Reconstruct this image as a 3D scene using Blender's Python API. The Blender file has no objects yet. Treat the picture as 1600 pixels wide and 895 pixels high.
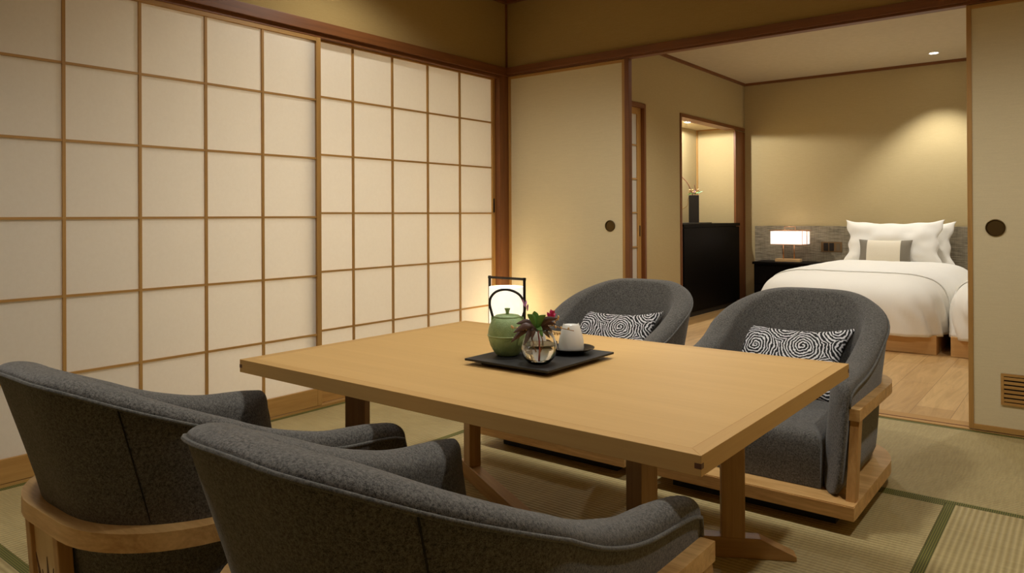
import bpy, bmesh, math, random
from mathutils import Vector, Matrix, noise
random.seed(7)
S = bpy.context.scene
C = S.collection
PI = math.pi
# ------------------------------------------------------------------ camera
cam_d = bpy.data.cameras.new('camera')
cam = bpy.data.objects.new('camera', cam_d); C.objects.link(cam)
R = Vector((0.7856661570, 0.6186308011, -0.0049620219))
U = Vector((0.0055495199, 0.0009729116, 0.9999841280))
F = Vector((-0.6186258098, 0.7856812239, 0.0026687202))
M = Matrix((R, U, -F)).transposed().to_4x4(); M.translation = Vector((0, 0, 1.05))
cam.matrix_world = M
cam_d.sensor_width = 36; cam_d.lens = 1147.0/1600*36
cam_d.shift_y = -(447.5-335.05)/1600
cam_d.clip_start = 0.05
S.camera = cam
# ------------------------------------------------------------------ view, world, light settings
S.view_settings.view_transform = 'Standard'; S.view_settings.look = 'None'
S.view_settings.gamma = 1; S.view_settings.use_curve_mapping = False
S.view_settings.exposure = 0.86
W = bpy.data.worlds.new('world'); S.world = W; W.use_nodes = True
W.node_tree.nodes['Background'].inputs[0].default_value = (0.02, 0.02, 0.025, 1)
W.node_tree.nodes['Background'].inputs[1].default_value = 0.3
WARM = (1.0, 0.975, 0.905)
# recessed ceiling lamps: x, y, z, watts, cone degrees, blend, soft radius
MAIN_LAMPS = [(-1.45, 2.35, 62, 150, .5, .15), (-2.75, 2.55, 20, 150, .5, .08), (-2.1, 0.15, 24, 130, .7, .05),
              (0.10, 2.35, 42, 150, .5, .06), (-0.95, 0.05, 15, 130, .7, .05)]
BED_LAMPS = [(-1.187, 8.161, 58, 92, .6, .02), (-1.5, 6.3, 36, 144, .8, .05), (-2.2, 5.2, 52, 140, .8, .05), (-0.2, 5.3, 30, 120, .9, .05)]
SHOJI_BACKLIGHT = 37
ALCOVE_LAMP = (-3.45, 7.50, 35)
AMBIENT_FILL = 3  # watts of the added fill lamp

# ------------------------------------------------------------------ materials
def s2l(c):
    c = c/255
    return c/12.92 if c <= .04045 else ((c+.055)/1.055)**2.4
def rgb(r, g, b): return (s2l(r), s2l(g), s2l(b), 1)
class NT:
    def __init__(s, name):
        s.m = bpy.data.materials.new(name); s.m.use_nodes = True
        s.t = s.m.node_tree; s.b = s.t.nodes['Principled BSDF']
    def n(s, typ, **k):
        o = s.t.nodes.new(typ)
        for a, v in k.items(): setattr(o, a, v)
        return o
    def l(s, a, b): s.t.links.new(a, b)
    def math(s, op, a, b=None, c=None):
        o = s.n('ShaderNodeMath', operation=op)
        for i, v in enumerate((a, b, c)):
            if v is None: continue
            if isinstance(v, (int, float)): o.inputs[i].default_value = v
            else: s.l(v, o.inputs[i])
        return o.outputs[0]
    def ramp(s, fac, stops):
        o = s.n('ShaderNodeValToRGB'); e = o.color_ramp.elements
        while len(e) < len(stops): e.new(.5)
        for q, (p, c) in zip(e, stops): q.position = p; q.color = c
        s.l(fac, o.inputs[0]); return o.outputs[0]
    def coord(s, scale=(1, 1, 1), out='Object', rot=(0, 0, 0)):
        tc = s.n('ShaderNodeTexCoord'); mp = s.n('ShaderNodeMapping')
        mp.inputs['Scale'].default_value = scale; mp.inputs['Rotation'].default_value = rot
        s.l(tc.outputs[out], mp.inputs[0]); return mp.outputs[0]
    def noise(s, vec, scale, detail=4, rough=.55, dist=0):
        o = s.n('ShaderNodeTexNoise'); o.inputs['Scale'].default_value = scale
        o.inputs['Detail'].default_value = detail; o.inputs['Roughness'].default_value = rough
        o.inputs['Distortion'].default_value = dist
        s.l(vec, o.inputs['Vector']); return o.outputs[0]
    def bump(s, h, strength=.3, dist=.001):
        o = s.n('ShaderNodeBump'); o.inputs['Strength'].default_value = strength; o.inputs['Distance'].default_value = dist
        s.l(h, o.inputs['Height']); s.l(o.outputs[0], s.b.inputs['Normal'])
    def set(s, **k):
        for a, v in k.items():
            i = s.b.inputs[a.replace('_', ' ')]
            if hasattr(v, 'is_linked'): s.l(v, i)
            else: i.default_value = v
        return s
def plain(name, col, rough=.6, metal=0, spec=.5):
    t = NT(name); t.set(Base_Color=col, Roughness=rough, Metallic=metal)
    t.b.inputs['Specular IOR Level'].default_value = spec
    v = t.coord((1, 1, 1)); t.bump(t.noise(v, 300, 2), .04, .0005)
    return t.m
def wood(name, dark, light, axis='x', freq=26, rough=.42, contrast=1.0, stretch=.045):
    t = NT(name)
    sc = {'x': (stretch, 1, 1), 'y': (1, stretch, 1), 'z': (1, 1, stretch)}[axis]
    v = t.coord(sc)
    n1 = t.noise(v, freq, 6, .6, .6)
    n2 = t.noise(v, freq*7, 3, .5)
    f = t.math('ADD', t.math('MULTIPLY', n1, .75), t.math('MULTIPLY', n2, .25))
    lo, hi = .5-.18/contrast, .5+.18/contrast
    t.set(Base_Color=t.ramp(f, [(lo, dark), (hi, light)]), Roughness=rough)
    t.bump(n2, .12, .0006)
    return t.m
def plaster(name, c1, c2, rough=.9, weave=True):
    t = NT(name)
    v = t.coord((1, 1, 1)); n = t.noise(t.coord((3, 3, 60)), 6, 4)
    m = t.noise(v, 220, 2)
    f = t.math('ADD', t.math('MULTIPLY', n, .6), t.math('MULTIPLY', m, .4))
    t.set(Base_Color=t.ramp(f, [(.35, c1), (.65, c2)]), Roughness=rough)
    t.b.inputs['Specular IOR Level'].default_value = .2
    t.bump(m, .15, .0008)
    return t.m
def fabric(name, d, l, scale=520, bump=.6):
    t = NT(name)
    v = t.coord(); n = t.noise(v, scale, 3, .7); n2 = t.noise(v, scale*.35, 2, .6)
    f = t.math('ADD', t.math('MULTIPLY', n, .6), t.math('MULTIPLY', n2, .4))
    t.set(Base_Color=t.ramp(f, [(.38, d), (.62, l)]), Roughness=.95)
    t.b.inputs['Specular IOR Level'].default_value = .1
    t.b.inputs['Sheen Weight'].default_value = .25; t.b.inputs['Sheen Roughness'].default_value = .5
    t.bump(f, bump, .0015)
    return t.m
M_TABLE = wood('honey_wood', rgb(200, 160, 98), rgb(212, 172, 108), 'x', 14, .62, .7)
M_TABLE_Y = wood('honey_wood_across', rgb(192, 150, 88), rgb(206, 166, 102), 'y', 20, .62, .8)
M_TABLE_X = wood('honey_wood_along', rgb(192, 150, 88), rgb(206, 166, 102), 'x', 20, .62, .8)
for m_ in (M_TABLE, M_TABLE_X, M_TABLE_Y): m_.node_tree.nodes['Principled BSDF'].inputs['Specular IOR Level'].default_value = .3
M_TABLE_EDGE = wood('honey_wood_edge', rgb(160, 120, 70), rgb(188, 148, 94), 'x', 40, .42)
M_LEG = wood('honey_wood_leg', rgb(160, 120, 70), rgb(190, 150, 96), 'z', 40, .45)
M_CHAIRWOOD = wood('ash_wood', rgb(188, 142, 84), rgb(228, 186, 124), 'x', 22, .38, 1.3, .12)
M_CHAIRPOST = wood('ash_wood_post', rgb(168, 122, 68), rgb(206, 160, 98), 'z', 30, .4)
M_FRAME_V = wood('cedar_upright', rgb(166, 122, 62), rgb(192, 148, 82), 'z', 40, .5)
M_FRAME_Y = wood('cedar_along_y', rgb(166, 122, 62), rgb(192, 148, 82), 'y', 40, .5)
M_FRAME_X = wood('cedar_along_x', rgb(166, 122, 62), rgb(192, 148, 82), 'x', 40, .5)
M_DARK_V = wood('brown_upright', rgb(108, 64, 30), rgb(134, 82, 40), 'z', 36, .5)
M_DARK_Y = wood('brown_along_y', rgb(108, 64, 30), rgb(134, 82, 40), 'y', 36, .5)
M_DARK_X = wood('brown_along_x', rgb(108, 64, 30), rgb(134, 82, 40), 'x', 36, .5)
M_WALL = plaster('olive_plaster', rgb(166, 140, 88), rgb(174, 148, 96))
M_FUSUMA = plaster('sand_paper', rgb(214, 199, 162), rgb(221, 206, 169))
M_CEIL = plaster('ceiling_paper', rgb(196, 180, 150), rgb(204, 188, 158))
M_BEDWALL = plaster('bedroom_wallcloth', rgb(184, 165, 122), rgb(192, 173, 130))
t = NT('washi_paper'); v = t.coord()
t.set(Base_Color=t.ramp(t.noise(v, 60, 6, .7), [(.3, rgb(226, 219, 206)), (.7, rgb(232, 226, 214))]), Roughness=.9)
t.b.inputs['Specular IOR Level'].default_value = .15; M_PAPER = t.m
tr_ = t.n('ShaderNodeBsdfTranslucent'); tr_.inputs[0].default_value = rgb(238, 230, 214); ms = t.n('ShaderNodeMixShader'); ms.inputs[0].default_value = .35
t.l(t.b.outputs[0], ms.inputs[1]); t.l(tr_.outputs[0], ms.inputs[2]); t.l(ms.outputs[0], t.t.nodes['Material Output'].inputs[0])
M_FELT = fabric('charcoal_felt', rgb(46, 45, 43), rgb(124, 121, 116))
M_FELT_BAND = fabric('charcoal_felt_cord', rgb(66, 65, 62), rgb(118, 116, 110))
M_SEAM = plain('seam_thread', rgb(38, 36, 34), .95)
M_LINEN = fabric('white_linen', rgb(236, 230, 218), rgb(242, 237, 226), 900, .12)
M_LINEN2 = fabric('white_linen_pillow', rgb(238, 234, 224), rgb(244, 240, 232), 900, .12)
M_CREAM = fabric('cream_cloth', rgb(222, 212, 190), rgb(232, 222, 202), 700, .2)
M_GREY = fabric('grey_cloth', rgb(120, 112, 98), rgb(140, 132, 116), 700, .2)
M_BLACK = plain('black_lacquer', rgb(22, 19, 17), .35)
M_BLACKMATT = plain('matt_black', rgb(30, 28, 27), .55)
M_DRESSER = wood('ebony_veneer', rgb(7, 5, 4), rgb(13, 9, 7), 'z', 30, .5)
M_BRONZE = plain('aged_bronze', rgb(96, 76, 42), .42, .85)
M_BRASS = plain('rose_brass', rgb(206, 150, 104), .3, .9)
M_LAMPBASE = wood('lamp_base_wood', rgb(188, 150, 100), rgb(206, 170, 120), 'x', 40, .5)
M_DRESSER.node_tree.nodes['Principled BSDF'].inputs['Specular IOR Level'].default_value = .06
M_BEDBASE = wood('bed_base_wood', rgb(196, 150, 92), rgb(212, 168, 108), 'x', 24, .5)
M_CERAMIC = plain('white_porcelain', rgb(238, 236, 230), .22)
M_VASEBLACK = plain('rough_black_clay', rgb(44, 40, 36), .7)
M_SWITCH = plain('dark_switch', rgb(26, 20, 16), .4)
M_SWITCHPLATE = plain('bronze_plate', rgb(120, 92, 58), .45, .3)
M_BRACT = plain('grey_green_outlet', rgb(96, 80, 56), .7)
M_LEAFG = plain('green_leaf', rgb(92, 140, 60), .45)
M_LEAFP = plain('purple_brown_leaf', rgb(92, 66, 56), .45)
M_PINK = plain('magenta_petal', rgb(214, 44, 116), .5)
M_LAV = plain('lavender_petal', rgb(206, 150, 206), .5)
M_TWIG = plain('golden_twig', rgb(164, 122, 66), .6)
M_REDTWIG = plain('red_twig', rgb(122, 52, 36), .6)
M_BUD = plain('cream_bud', rgb(226, 190, 130), .5)
M_REDSTEM = plain('pink_stem', rgb(196, 88, 84), .5)
# teapot iron: green glaze darker to the foot, fine hobnail bump
t = NT('green_cast_iron'); v = t.coord()
g = t.n('ShaderNodeSeparateXYZ'); t.l(v, g.inputs[0])
vo = t.n('ShaderNodeTexVoronoi'); vo.inputs['Scale'].default_value = 330; t.l(v, vo.inputs['Vector'])
t.set(Base_Color=t.ramp(t.noise(v, 60, 4), [(.3, rgb(138, 162, 106)), (.7, rgb(160, 184, 128))]), Roughness=.42)
t.bump(vo.outputs['Distance'], .5, .0012); M_IRON = t.m
M_IRONRIM = plain('pale_green_rim', rgb(176, 196, 140), .4)
# swirl cushion
t = NT('rose_swirl_print'); v = t.coord((1, 1, 0))
nz = t.n('ShaderNodeTexNoise'); nz.inputs['Scale'].default_value = 16; nz.inputs['Detail'].default_value = 3; t.l(v, nz.inputs['Vector'])
vm = t.n('ShaderNodeVectorMath', operation='SCALE'); t.l(nz.outputs['Color'], vm.inputs[0]); vm.inputs['Scale'].default_value = .028
va = t.n('ShaderNodeVectorMath', operation='ADD'); t.l(v, va.inputs[0]); t.l(vm.outputs[0], va.inputs[1])
vo = t.n('ShaderNodeTexVoronoi', voronoi_dimensions='2D'); vo.inputs['Scale'].default_value = 6.6; vo.inputs['Randomness'].default_value = .75
t.l(va.outputs[0], vo.inputs['Vector'])
sb = t.n('ShaderNodeVectorMath', operation='SUBTRACT'); t.l(va.outputs[0], sb.inputs[0]); t.l(vo.outputs['Position'], sb.inputs[1])
sp = t.n('ShaderNodeSeparateXYZ'); t.l(sb.outputs[0], sp.inputs[0])
ang = t.math('ARCTAN2', sp.outputs[1], sp.outputs[0])
ph = t.math('ADD', t.math('MULTIPLY', vo.outputs['Distance'], 76), t.math('MULTIPLY', ang, 1.0))
ph = t.math('ADD', ph, t.math('MULTIPLY', t.noise(v, 38, 3), 9.0))
sn = t.math('SINE', ph)
brk = t.math('ADD', sn, t.math('MULTIPLY', t.noise(v, 150, 3, .7), 1.3))
t.set(Base_Color=t.ramp(brk, [(.76, rgb(16, 15, 17)), (.88, rgb(236, 234, 236))]), Roughness=.75)
t.bump(brk, .2, .001); M_SWIRL = t.m
# headboard woven cloth
t = NT('woven_grasscloth')
a = t.noise(t.coord((1, 1, 22)), 7, 5, .7); b = t.noise(t.coord((22, 22, 1)), 5, 5, .7)
f = t.math('ADD', t.math('MULTIPLY', a, .78), t.math('MULTIPLY', b, .22))
t.set(Base_Color=t.ramp(f, [(.40, rgb(96, 86, 68)), (.60, rgb(160, 148, 124))]), Roughness=.85); M_HEAD = t.m
# oak boards running along y
t = NT('oak_boards')
br = t.n('ShaderNodeTexBrick'); br.inputs['Scale'].default_value = 1
br.inputs['Brick Width'].default_value = 1.3; br.inputs['Row Height'].default_value = .19
br.inputs['Mortar Size'].default_value = .0012; br.inputs['Bias'].default_value = 0
br.inputs['Color1'].default_value = rgb(186, 146, 92); br.inputs['Color2'].default_value = rgb(206, 168, 112); br.inputs['Mortar'].default_value = rgb(140, 104, 62)
t.l(t.coord((1, 1, 1), rot=(0, 0, PI/2)), br.inputs['Vector'])
gr = t.noise(t.coord((1, .1, 1)), 16, 6, .6, 1.6)
mx = t.n('ShaderNodeMix', data_type='RGBA', blend_type='MULTIPLY'); mx.inputs[0].default_value = .75
t.l(br.outputs[0], mx.inputs[6]); t.l(t.ramp(gr, [(.35, (.72, .68, .62, 1)), (.6, (1, 1, 1, 1))]), mx.inputs[7])
t.set(Base_Color=mx.outputs[2], Roughness=.45); M_OAK = t.m
# tatami rush: ribs
def rush(name, axis):
    t = NT(name)
    w = t.n('ShaderNodeTexWave', wave_type='BANDS', bands_direction=axis.upper(), wave_profile='SIN')
    w.inputs['Scale'].default_value = 16.5; w.inputs['Distortion'].default_value = .35; w.inputs['Detail'].default_value = 2
    v = t.coord(); t.l(v, w.inputs['Vector'])
    n = t.noise(t.coord((1, .08, 1) if axis == 'y' else (.08, 1, 1)), 130, 3)
    n2 = t.noise(v, 3, 3)
    f = t.math('ADD', t.math('MULTIPLY', w.outputs['Fac'], .28), t.math('ADD', t.math('MULTIPLY', n, .38), t.math('MULTIPLY', n2, .34)))
    t.set(Base_Color=t.ramp(f, [(.3, rgb(152, 134, 88)), (.7, rgb(190, 172, 122))]), Roughness=.7)
    t.bump(w.outputs['Fac'], .55, .004)
    return t.m
M_RUSH_Y = rush('rush_ribs_along_x', 'y'); M_RUSH_X = rush('rush_ribs_along_y', 'x')
t = NT('green_brocade'); 
ck = t.n('ShaderNodeTexVoronoi'); ck.inputs['Scale'].default_value = 150; ck.inputs['Randomness'].default_value = 0; t.l(t.coord((1, 1, 0)), ck.inputs['Vector'])
t.set(Base_Color=t.ramp(ck.outputs['Distance'], [(.25, rgb(130, 126, 52)), (.5, rgb(52, 52, 24))]), Roughness=.8); M_HERI = t.m
def emit(name, col, st):
    t = NT(name); t.set(Base_Color=col, Roughness=.8); t.b.inputs['Emission Color'].default_value = col
    t.b.inputs['Emission Strength'].default_value = st; return t.m
M_LENS = emit('lamp_lens', (1, .93, .8, 1), 14)
M_SHADE = emit('lit_lamp_shade', (1, .87, .79, 1), .48)
t = NT('lit_paper_shade'); v = t.coord(); c = t.ramp(t.noise(v, 55, 5, .65), [(.42, (1, .90, .70, 1)), (.58, (1, .96, .84, 1))])
t.set(Base_Color=c, Roughness=.8); t.l(c, t.b.inputs['Emission Color']); t.b.inputs['Emission Strength'].default_value = .48; M_ANDON = t.m
t = NT('clear_glass'); t.set(Base_Color=(1, 1, 1, 1), Roughness=0.0); t.b.inputs['Transmission Weight'].default_value = 1; t.b.inputs['IOR'].default_value = 1.45; M_GLASS = t.m
t = NT('water'); t.set(Base_Color=(.97, .98, .97, 1), Roughness=0.0); t.b.inputs['Transmission Weight'].default_value = 1; t.b.inputs['IOR'].default_value = 1.33; M_WATER = t.m

# ------------------------------------------------------------------ mesh helpers
def BM(): return bmesh.new()
def box(bm, x0, x1, y0, y1, z0, z1, mat=None, bev=0):
    r = bmesh.ops.create_cube(bm, size=1)
    vs = r['verts']
    for v in vs:
        v.co = Vector((x0+(v.co.x+.5)*(x1-x0), y0+(v.co.y+.5)*(y1-y0), z0+(v.co.z+.5)*(z1-z0)))
    if bev:
        es = list({e for v in vs for e in v.link_edges})
        r2 = bmesh.ops.bevel(bm, geom=es, offset=bev, segments=2, profile=.6, affect='EDGES')
        vs = list({v for f in r2['faces'] for v in f.verts} | {v for v in vs if v.is_valid})
    if mat is not None: bmesh.ops.transform(bm, matrix=mat, verts=vs)
    return vs
def prism(bm, pts, z0, z1, mat=None):
    a = [bm.verts.new((p[0], p[1], z0)) for p in pts]; b = [bm.verts.new((p[0], p[1], z1)) for p in pts]
    n = len(pts)
    bm.faces.new(a[::-1]); bm.faces.new(b)
    for i in range(n): bm.faces.new((a[i], a[(i+1) % n], b[(i+1) % n], b[i]))
    if mat is not None: bmesh.ops.transform(bm, matrix=mat, verts=a+b)
    return a+b
def tube(bm, pts, r, n=8, closed=False):
    pts = [Vector(p) for p in pts]; rings = []
    up = None
    for i, p in enumerate(pts):
        if closed: d = pts[(i+1) % len(pts)]-pts[i-1]
        else: d = pts[min(i+1, len(pts)-1)]-pts[max(i-1, 0)]
        d.normalize()
        if up is None: up = d.orthogonal().normalized()
        up = (up-d*up.dot(d)); up = up.normalized() if up.length > 1e-6 else d.orthogonal().normalized()
        s = d.cross(up); rr = r[i] if isinstance(r, (list, tuple)) else r
        rings.append([bm.verts.new(p+(up*math.cos(2*PI*k/n)+s*math.sin(2*PI*k/n))*rr) for k in range(n)])
    m = len(rings)
    for i in range(m if closed else m-1):
        a, b = rings[i], rings[(i+1) % m]
        for k in range(n): bm.faces.new((a[k], a[(k+1) % n], b[(k+1) % n], b[k]))
    if not closed: bm.faces.new(rings[0][::-1]); bm.faces.new(rings[-1])
def lathe(bm, prof, n=40, sx=1, sy=1, c=(0, 0)):
    rings = []
    for r, z in prof:
        if r < 1e-6: rings.append([bm.verts.new((c[0], c[1], z))])
        else: rings.append([bm.verts.new((c[0]+r*sx*math.cos(2*PI*k/n), c[1]+r*sy*math.sin(2*PI*k/n), z)) for k in range(n)])
    for a, b in zip(rings, rings[1:]):
        for k in range(n):
            k2 = (k+1) % n
            if len(a) == 1 and len(b) == 1: continue
            if len(a) == 1: bm.faces.new((a[0], b[k2], b[k]))
            elif len(b) == 1: bm.faces.new((a[k], a[k2], b[0]))
            else: bm.faces.new((a[k], a[k2], b[k2], b[k]))
def obj(name, bm, mat, parent=None, smooth=False, ang=None):
    bmesh.ops.recalc_face_normals(bm, faces=bm.faces[:])
    me = bpy.data.meshes.new(name); bm.to_mesh(me); bm.free()
    me.materials.append(mat)
    if smooth or ang:
        me.polygons.foreach_set('use_smooth', [True]*len(me.polygons))
        if ang: me.set_sharp_from_angle(angle=math.radians(ang))
    o = bpy.data.objects.new(name, me); C.objects.link(o)
    if parent: o.parent = parent
    return o
def tag(o, label, cat, group=None):
    o['label'] = label; o['category'] = cat
    if group: o['group'] = group
    return o
def empty(name, loc=(0, 0, 0), rz=0):
    o = bpy.data.objects.new(name, None); C.objects.link(o); o.empty_display_size = .1
    o.location = loc; o.rotation_euler = (0, 0, rz); return o
def thing(name, label, cat, loc=(0, 0, 0), rz=0, group=None): return tag(empty(name, loc, rz), label, cat, group)
def struct(name, bm, mat, parent=None, **k):
    o = obj(name, bm, mat, parent, **k)
    if not parent: o['kind'] = 'structure'
    return o
def sbox(name, x0, x1, y0, y1, z0, z1, mat, bev=0, parent=None):
    bm = BM(); box(bm, x0, x1, y0, y1, z0, z1, None, bev); return struct(name, bm, mat, parent)
def pbox(name, parent, x0, x1, y0, y1, z0, z1, mat, bev=0):
    bm = BM(); box(bm, x0, x1, y0, y1, z0, z1, None, bev); return obj(name, bm, mat, parent)
def sempty(name):
    o = empty(name); o['kind'] = 'structure'; return o
def copy_tree(o, parent=None):
    c = o.copy(); C.objects.link(c); c.parent = parent
    for ch in list(o.children): copy_tree(ch, c)
    return c
def cr(pts, n=8):
    pts = [Vector(p) for p in pts]; P = [pts[0]*2-pts[1]]+pts+[pts[-1]*2-pts[-2]]; out = []
    for i in range(1, len(P)-2):
        for k in range(n):
            t = k/n; a, b, c, d = P[i-1:i+3]
            out.append(.5*((2*b)+(c-a)*t+(2*a-5*b+4*c-d)*t*t+(3*b-a-3*c+d)*t**3))
    out.append(pts[-1]); return out
def lerp(a, b, t): return a+(b-a)*t
def interp(x, xs, ys):
    if x <= xs[0]: return ys[0]
    for i in range(1, len(xs)):
        if x <= xs[i]:
            return lerp(ys[i-1], ys[i], (x-xs[i-1])/(xs[i]-xs[i-1]))
    return ys[-1]

# ------------------------------------------------------------------ room shell
XL, YF, XB, YB, ZC = -3.344, 4.189, -3.243, 8.63, 2.62
XR, YN = 0.74, -1.40
fl = sbox('floor', -3.6, .9, YN-.1, YF+.14, -.12, -.055, M_OAK)
sbox('ceiling', -3.6, .9, YN-.1, YF+.12, ZC, ZC+.06, M_CEIL)
# left wall: plaster above the lintel, solid behind the shoji
sbox('wall_left', XL-.16, XL+.0, YN-.1, YF+.12, 2.13, ZC+.02, M_WALL)
sbox('wall_left.001', XL-.86, XL-.80, YN-.1, YF+.12, -.1, 2.26, M_WALL)
sbox('ceiling.003', XL-.86, XL-.12, YN-.1, YF+.12, 2.13, 2.2, M_CEIL)
sbox('floor.002', XL-.86, XL-.12, YN-.1, YF+.12, -.12, -.06, M_OAK)
L = bpy.data.lights.new('shoji_backlight_panel', 'AREA'); L.shape = 'RECTANGLE'; L.size = 2.6; L.size_y = 2.1; L.energy = SHOJI_BACKLIGHT; L.color = (1.0, .975, .93)  # unseen area light panel shining through the shoji paper from behind
o = bpy.data.objects.new('shoji_backlight_panel', L); C.objects.link(o); o.location = (XL-.78, 3.0, 1.03); o.rotation_euler = (0, math.radians(-90), 0); o.rotation_euler = Matrix(((0, 0, 1), (1, 0, 0), (0, 1, 0))).to_euler()
o.rotation_euler = Matrix(((0, 0, -1), (1, 0, 0), (0, -1, 0))).to_euler()
sbox('wall_right', XR, XR+.1, YN-.1, YF+.12, -.1, ZC+.02, M_WALL)
sbox('wall_near', XL-.2, XR+.1, YN-.1, YN, -.1, ZC+.02, M_WALL)
# far wall: plaster strip above the sliding doors
sbox('wall_far', XL-.16, XR+.1, YF+.0, YF+.12, 2.13, ZC+.02, M_WALL)
sbox('wall_far.001', .47, XR+.1, YF-.0, YF+.12, -.1, 2.13, M_WALL)
# lintels and grooves
tr = sempty('trim_1')
pbox('nageshi_board', tr, XL, XL+.024, YN, YF, 2.068, 2.128, M_DARK_Y, .002)
pbox('head_track', tr, XL-.12, XL+.004, YN, YF, 2.045, 2.085, M_DARK_Y)
tr = sempty('trim_2')
pbox('nageshi_board', tr, XL, XR, YF-.024, YF, 2.082, 2.130, M_DARK_X, .002)
pbox('head_track', tr, XL, XR, YF-.004, YF+.05, 2.070, 2.092, M_DARK_X)
sbox('trim_3', XL, XR, YF, YF+.14, -.1, .004, M_FRAME_X, .001)
bm = BM(); box(bm, XL-.005, XR, YF+.040, YF+.052, -.01, .0055); obj('track_groove', bm, M_DARK_X, bpy.data.objects['trim_3'])
sbox('trim_4', XL-.12, XL+.002, YN, YF, -.08, .012, M_FRAME_Y, .001)
# corner post, corner batten, ceiling edge
sbox('trim_5', XL-.12, XL+.012, 4.095, YF+.12, -.05, 2.075, M_DARK_V, .002)
sbox('trim_6', XL, XL+.012, YF-.012, YF, 2.12, 2.60, M_DARK_V)
sbox('trim_7', XL, XL+.03, YN, YF, 2.595, ZC+.002, M_DARK_Y)
sbox('trim_8', XL+.03, XR, YF-.03, YF, 2.595, ZC+.002, M_DARK_X)
# opening post between fusuma and bedroom
sbox('trim_9', -2.366, -2.334, YF-.002, YF+.040, .004, 2.070, M_DARK_V, .002)

# shoji doors
def shoji(name, xp, y0, y1, ys, zs, z0, z1, top, bot, sw, pull=None):
    d = sempty(name)
    pbox('paper_sheet', d, xp-.016, xp-.014, y0+.01, y1-.01, z0+.02, z1-.01, M_PAPER)
    pbox('stile', d, xp-.03, xp+.0, y0, y0+sw, z0, z1, M_FRAME_V, .0015)
    pbox('stile', d, xp-.03, xp+.0, y1-sw, y1, z0, z1, M_FRAME_V, .0015)
    pbox('top_rail', d, xp-.03, xp-.001, y0+sw, y1-sw, top, z1, M_FRAME_Y, .0015)
    pbox('bottom_rail', d, xp-.03, xp-.001, y0+sw, y1-sw, z0, bot, M_FRAME_Y, .0015)
    for y in ys: pbox('upright_bar', d, xp-.0145, xp-.004, y-.0062, y+.0062, bot, top, M_FRAME_V)
    for z in zs: pbox('cross_bar', d, xp-.0145, xp-.0055, y0+sw, y1-sw, z-.0052, z+.0052, M_FRAME_Y)
    if pull: pbox('door_pull', d, xp-.004, xp+.0015, y1-.028, y1-.012, pull-.05, pull+.05, M_BLACK)
    return d
ZS = [1.699, 1.376, 1.052, .728, .404]
shoji('door_1', XL+.002, .28, 2.54, [.625, .935, 1.245, 1.557, 1.870, 2.180], ZS, .014, 2.06, 2.022, .109, .03)
shoji('door_2', XL-.034, 2.48, 4.10, [2.800, 3.110, 3.418, 3.727], [1.727, 1.402, 1.074, .745, .415], .014, 2.06, 2.036, .112, .032, 1.13)
shoji('door_3', XL-.034, -1.39, .34, [-1.0, -.69, -.37, -.06], ZS, .014, 2.06, 2.022, .109, .03)

# fusuma doors
def fusuma(name, x0, x1, yp, pull_x, pr, vent=None):
    d = sempty(name)
    pbox('door_panel', d, x0+.01, x1-.01, yp, yp+.02, .03, 2.05, M_FUSUMA)
    for a, b in ((x0, x0+.021), (x1-.021, x1)): pbox('frame_stile', d, a, b, yp-.006, yp+.024, .008, 2.068, M_FRAME_V, .002)
    pbox('frame_rail', d, x0+.021, x1-.021, yp-.006, yp+.024, 2.048, 2.068, M_FRAME_X, .002)
    pbox('frame_rail', d, x0+.021, x1-.021, yp-.006, yp+.024, .008, .034, M_FRAME_X, .002)
    bm = BM(); lathe(bm, [(0, 0), (pr-.006, 0), (pr-.005, .004), (pr-.003, .007), (pr, .006), (pr, 0)], 40)
    o = obj('door_pull', bm, M_BRONZE, d, ang=50); o.rotation_euler = (PI/2, 0, 0); o.location = (pull_x, yp-.0005, .985); o['label'] = 'round bronze finger pull'
    if vent:
        x0, x1, z0, z1 = vent
        v = pbox('vent_back', d, x0, x1, yp-.002, yp+.004, z0, z1, M_SEAM)
        for b in ((x0, x1, z0, z0+.012), (x0, x1, z1-.012, z1), (x0, x0+.012, z0+.012, z1-.012), (x1-.012, x1, z0+.012, z1-.012)):
            pbox('vent_frame', d, b[0], b[1], yp-.01, yp+.004, b[2], b[3], M_FRAME_X, .001)
        for k in range(6):
            z = z0+.022+k*(z1-z0-.034)/5.6
            bm = BM(); box(bm, x0+.01, x1-.01, yp-.0085, yp-.0005, z-.005, z+.008, None, .001); obj('louvre_slat', bm, M_FRAME_X, d)
    return d
fusuma('door_4', XL+.014, -2.366, YF+.008, -2.482, .037)
fusuma('door_5', -.470, .470, YF+.004, -.356, .041, (-.338, -.06, .143, .292))

# tatami
def mat_(label, x0, x1, y0, y1, axis, edges):
    t = thing('tatami_mat', label, 'tatami mat', ((x0+x1)/2, (y0+y1)/2, -.055), 0, 'tatami mats on the floor')
    w, h = (x1-x0)/2-.001, (y1-y0)/2-.001
    pbox('rush_cover', t, -w, w, -h, h, 0, .055, M_RUSH_Y if axis == 'x' else M_RUSH_X)
    e = .032
    for s in edges:
        b = {'-x': (-w-.0003, -w+e, -h, h), '+x': (w-e, w+.0003, -h, h), '-y': (-w, w, -h-.0003, -h+e), '+y': (-w, w, h-e, h+.0003)}[s]
        pbox('cloth_border', t, b[0], b[1], b[2], b[3], .001, .0552, M_HERI).__setitem__('label', 'dark green patterned cloth border')
    return t
mat_('tatami mat along the bedroom threshold, right of the far chairs', -1.30, XR, 3.075, YF, 'x', ['-y', '+y'])
mat_('tatami mat in the far left corner under the paper floor lantern', XL, -1.30, 3.075, YF, 'x', ['-y', '+y'])
mat_('tatami mat lying lengthwise along the paper screens, left of the table', XL, -2.40, .84, 3.075, 'y', ['-x', '+x'])
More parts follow.
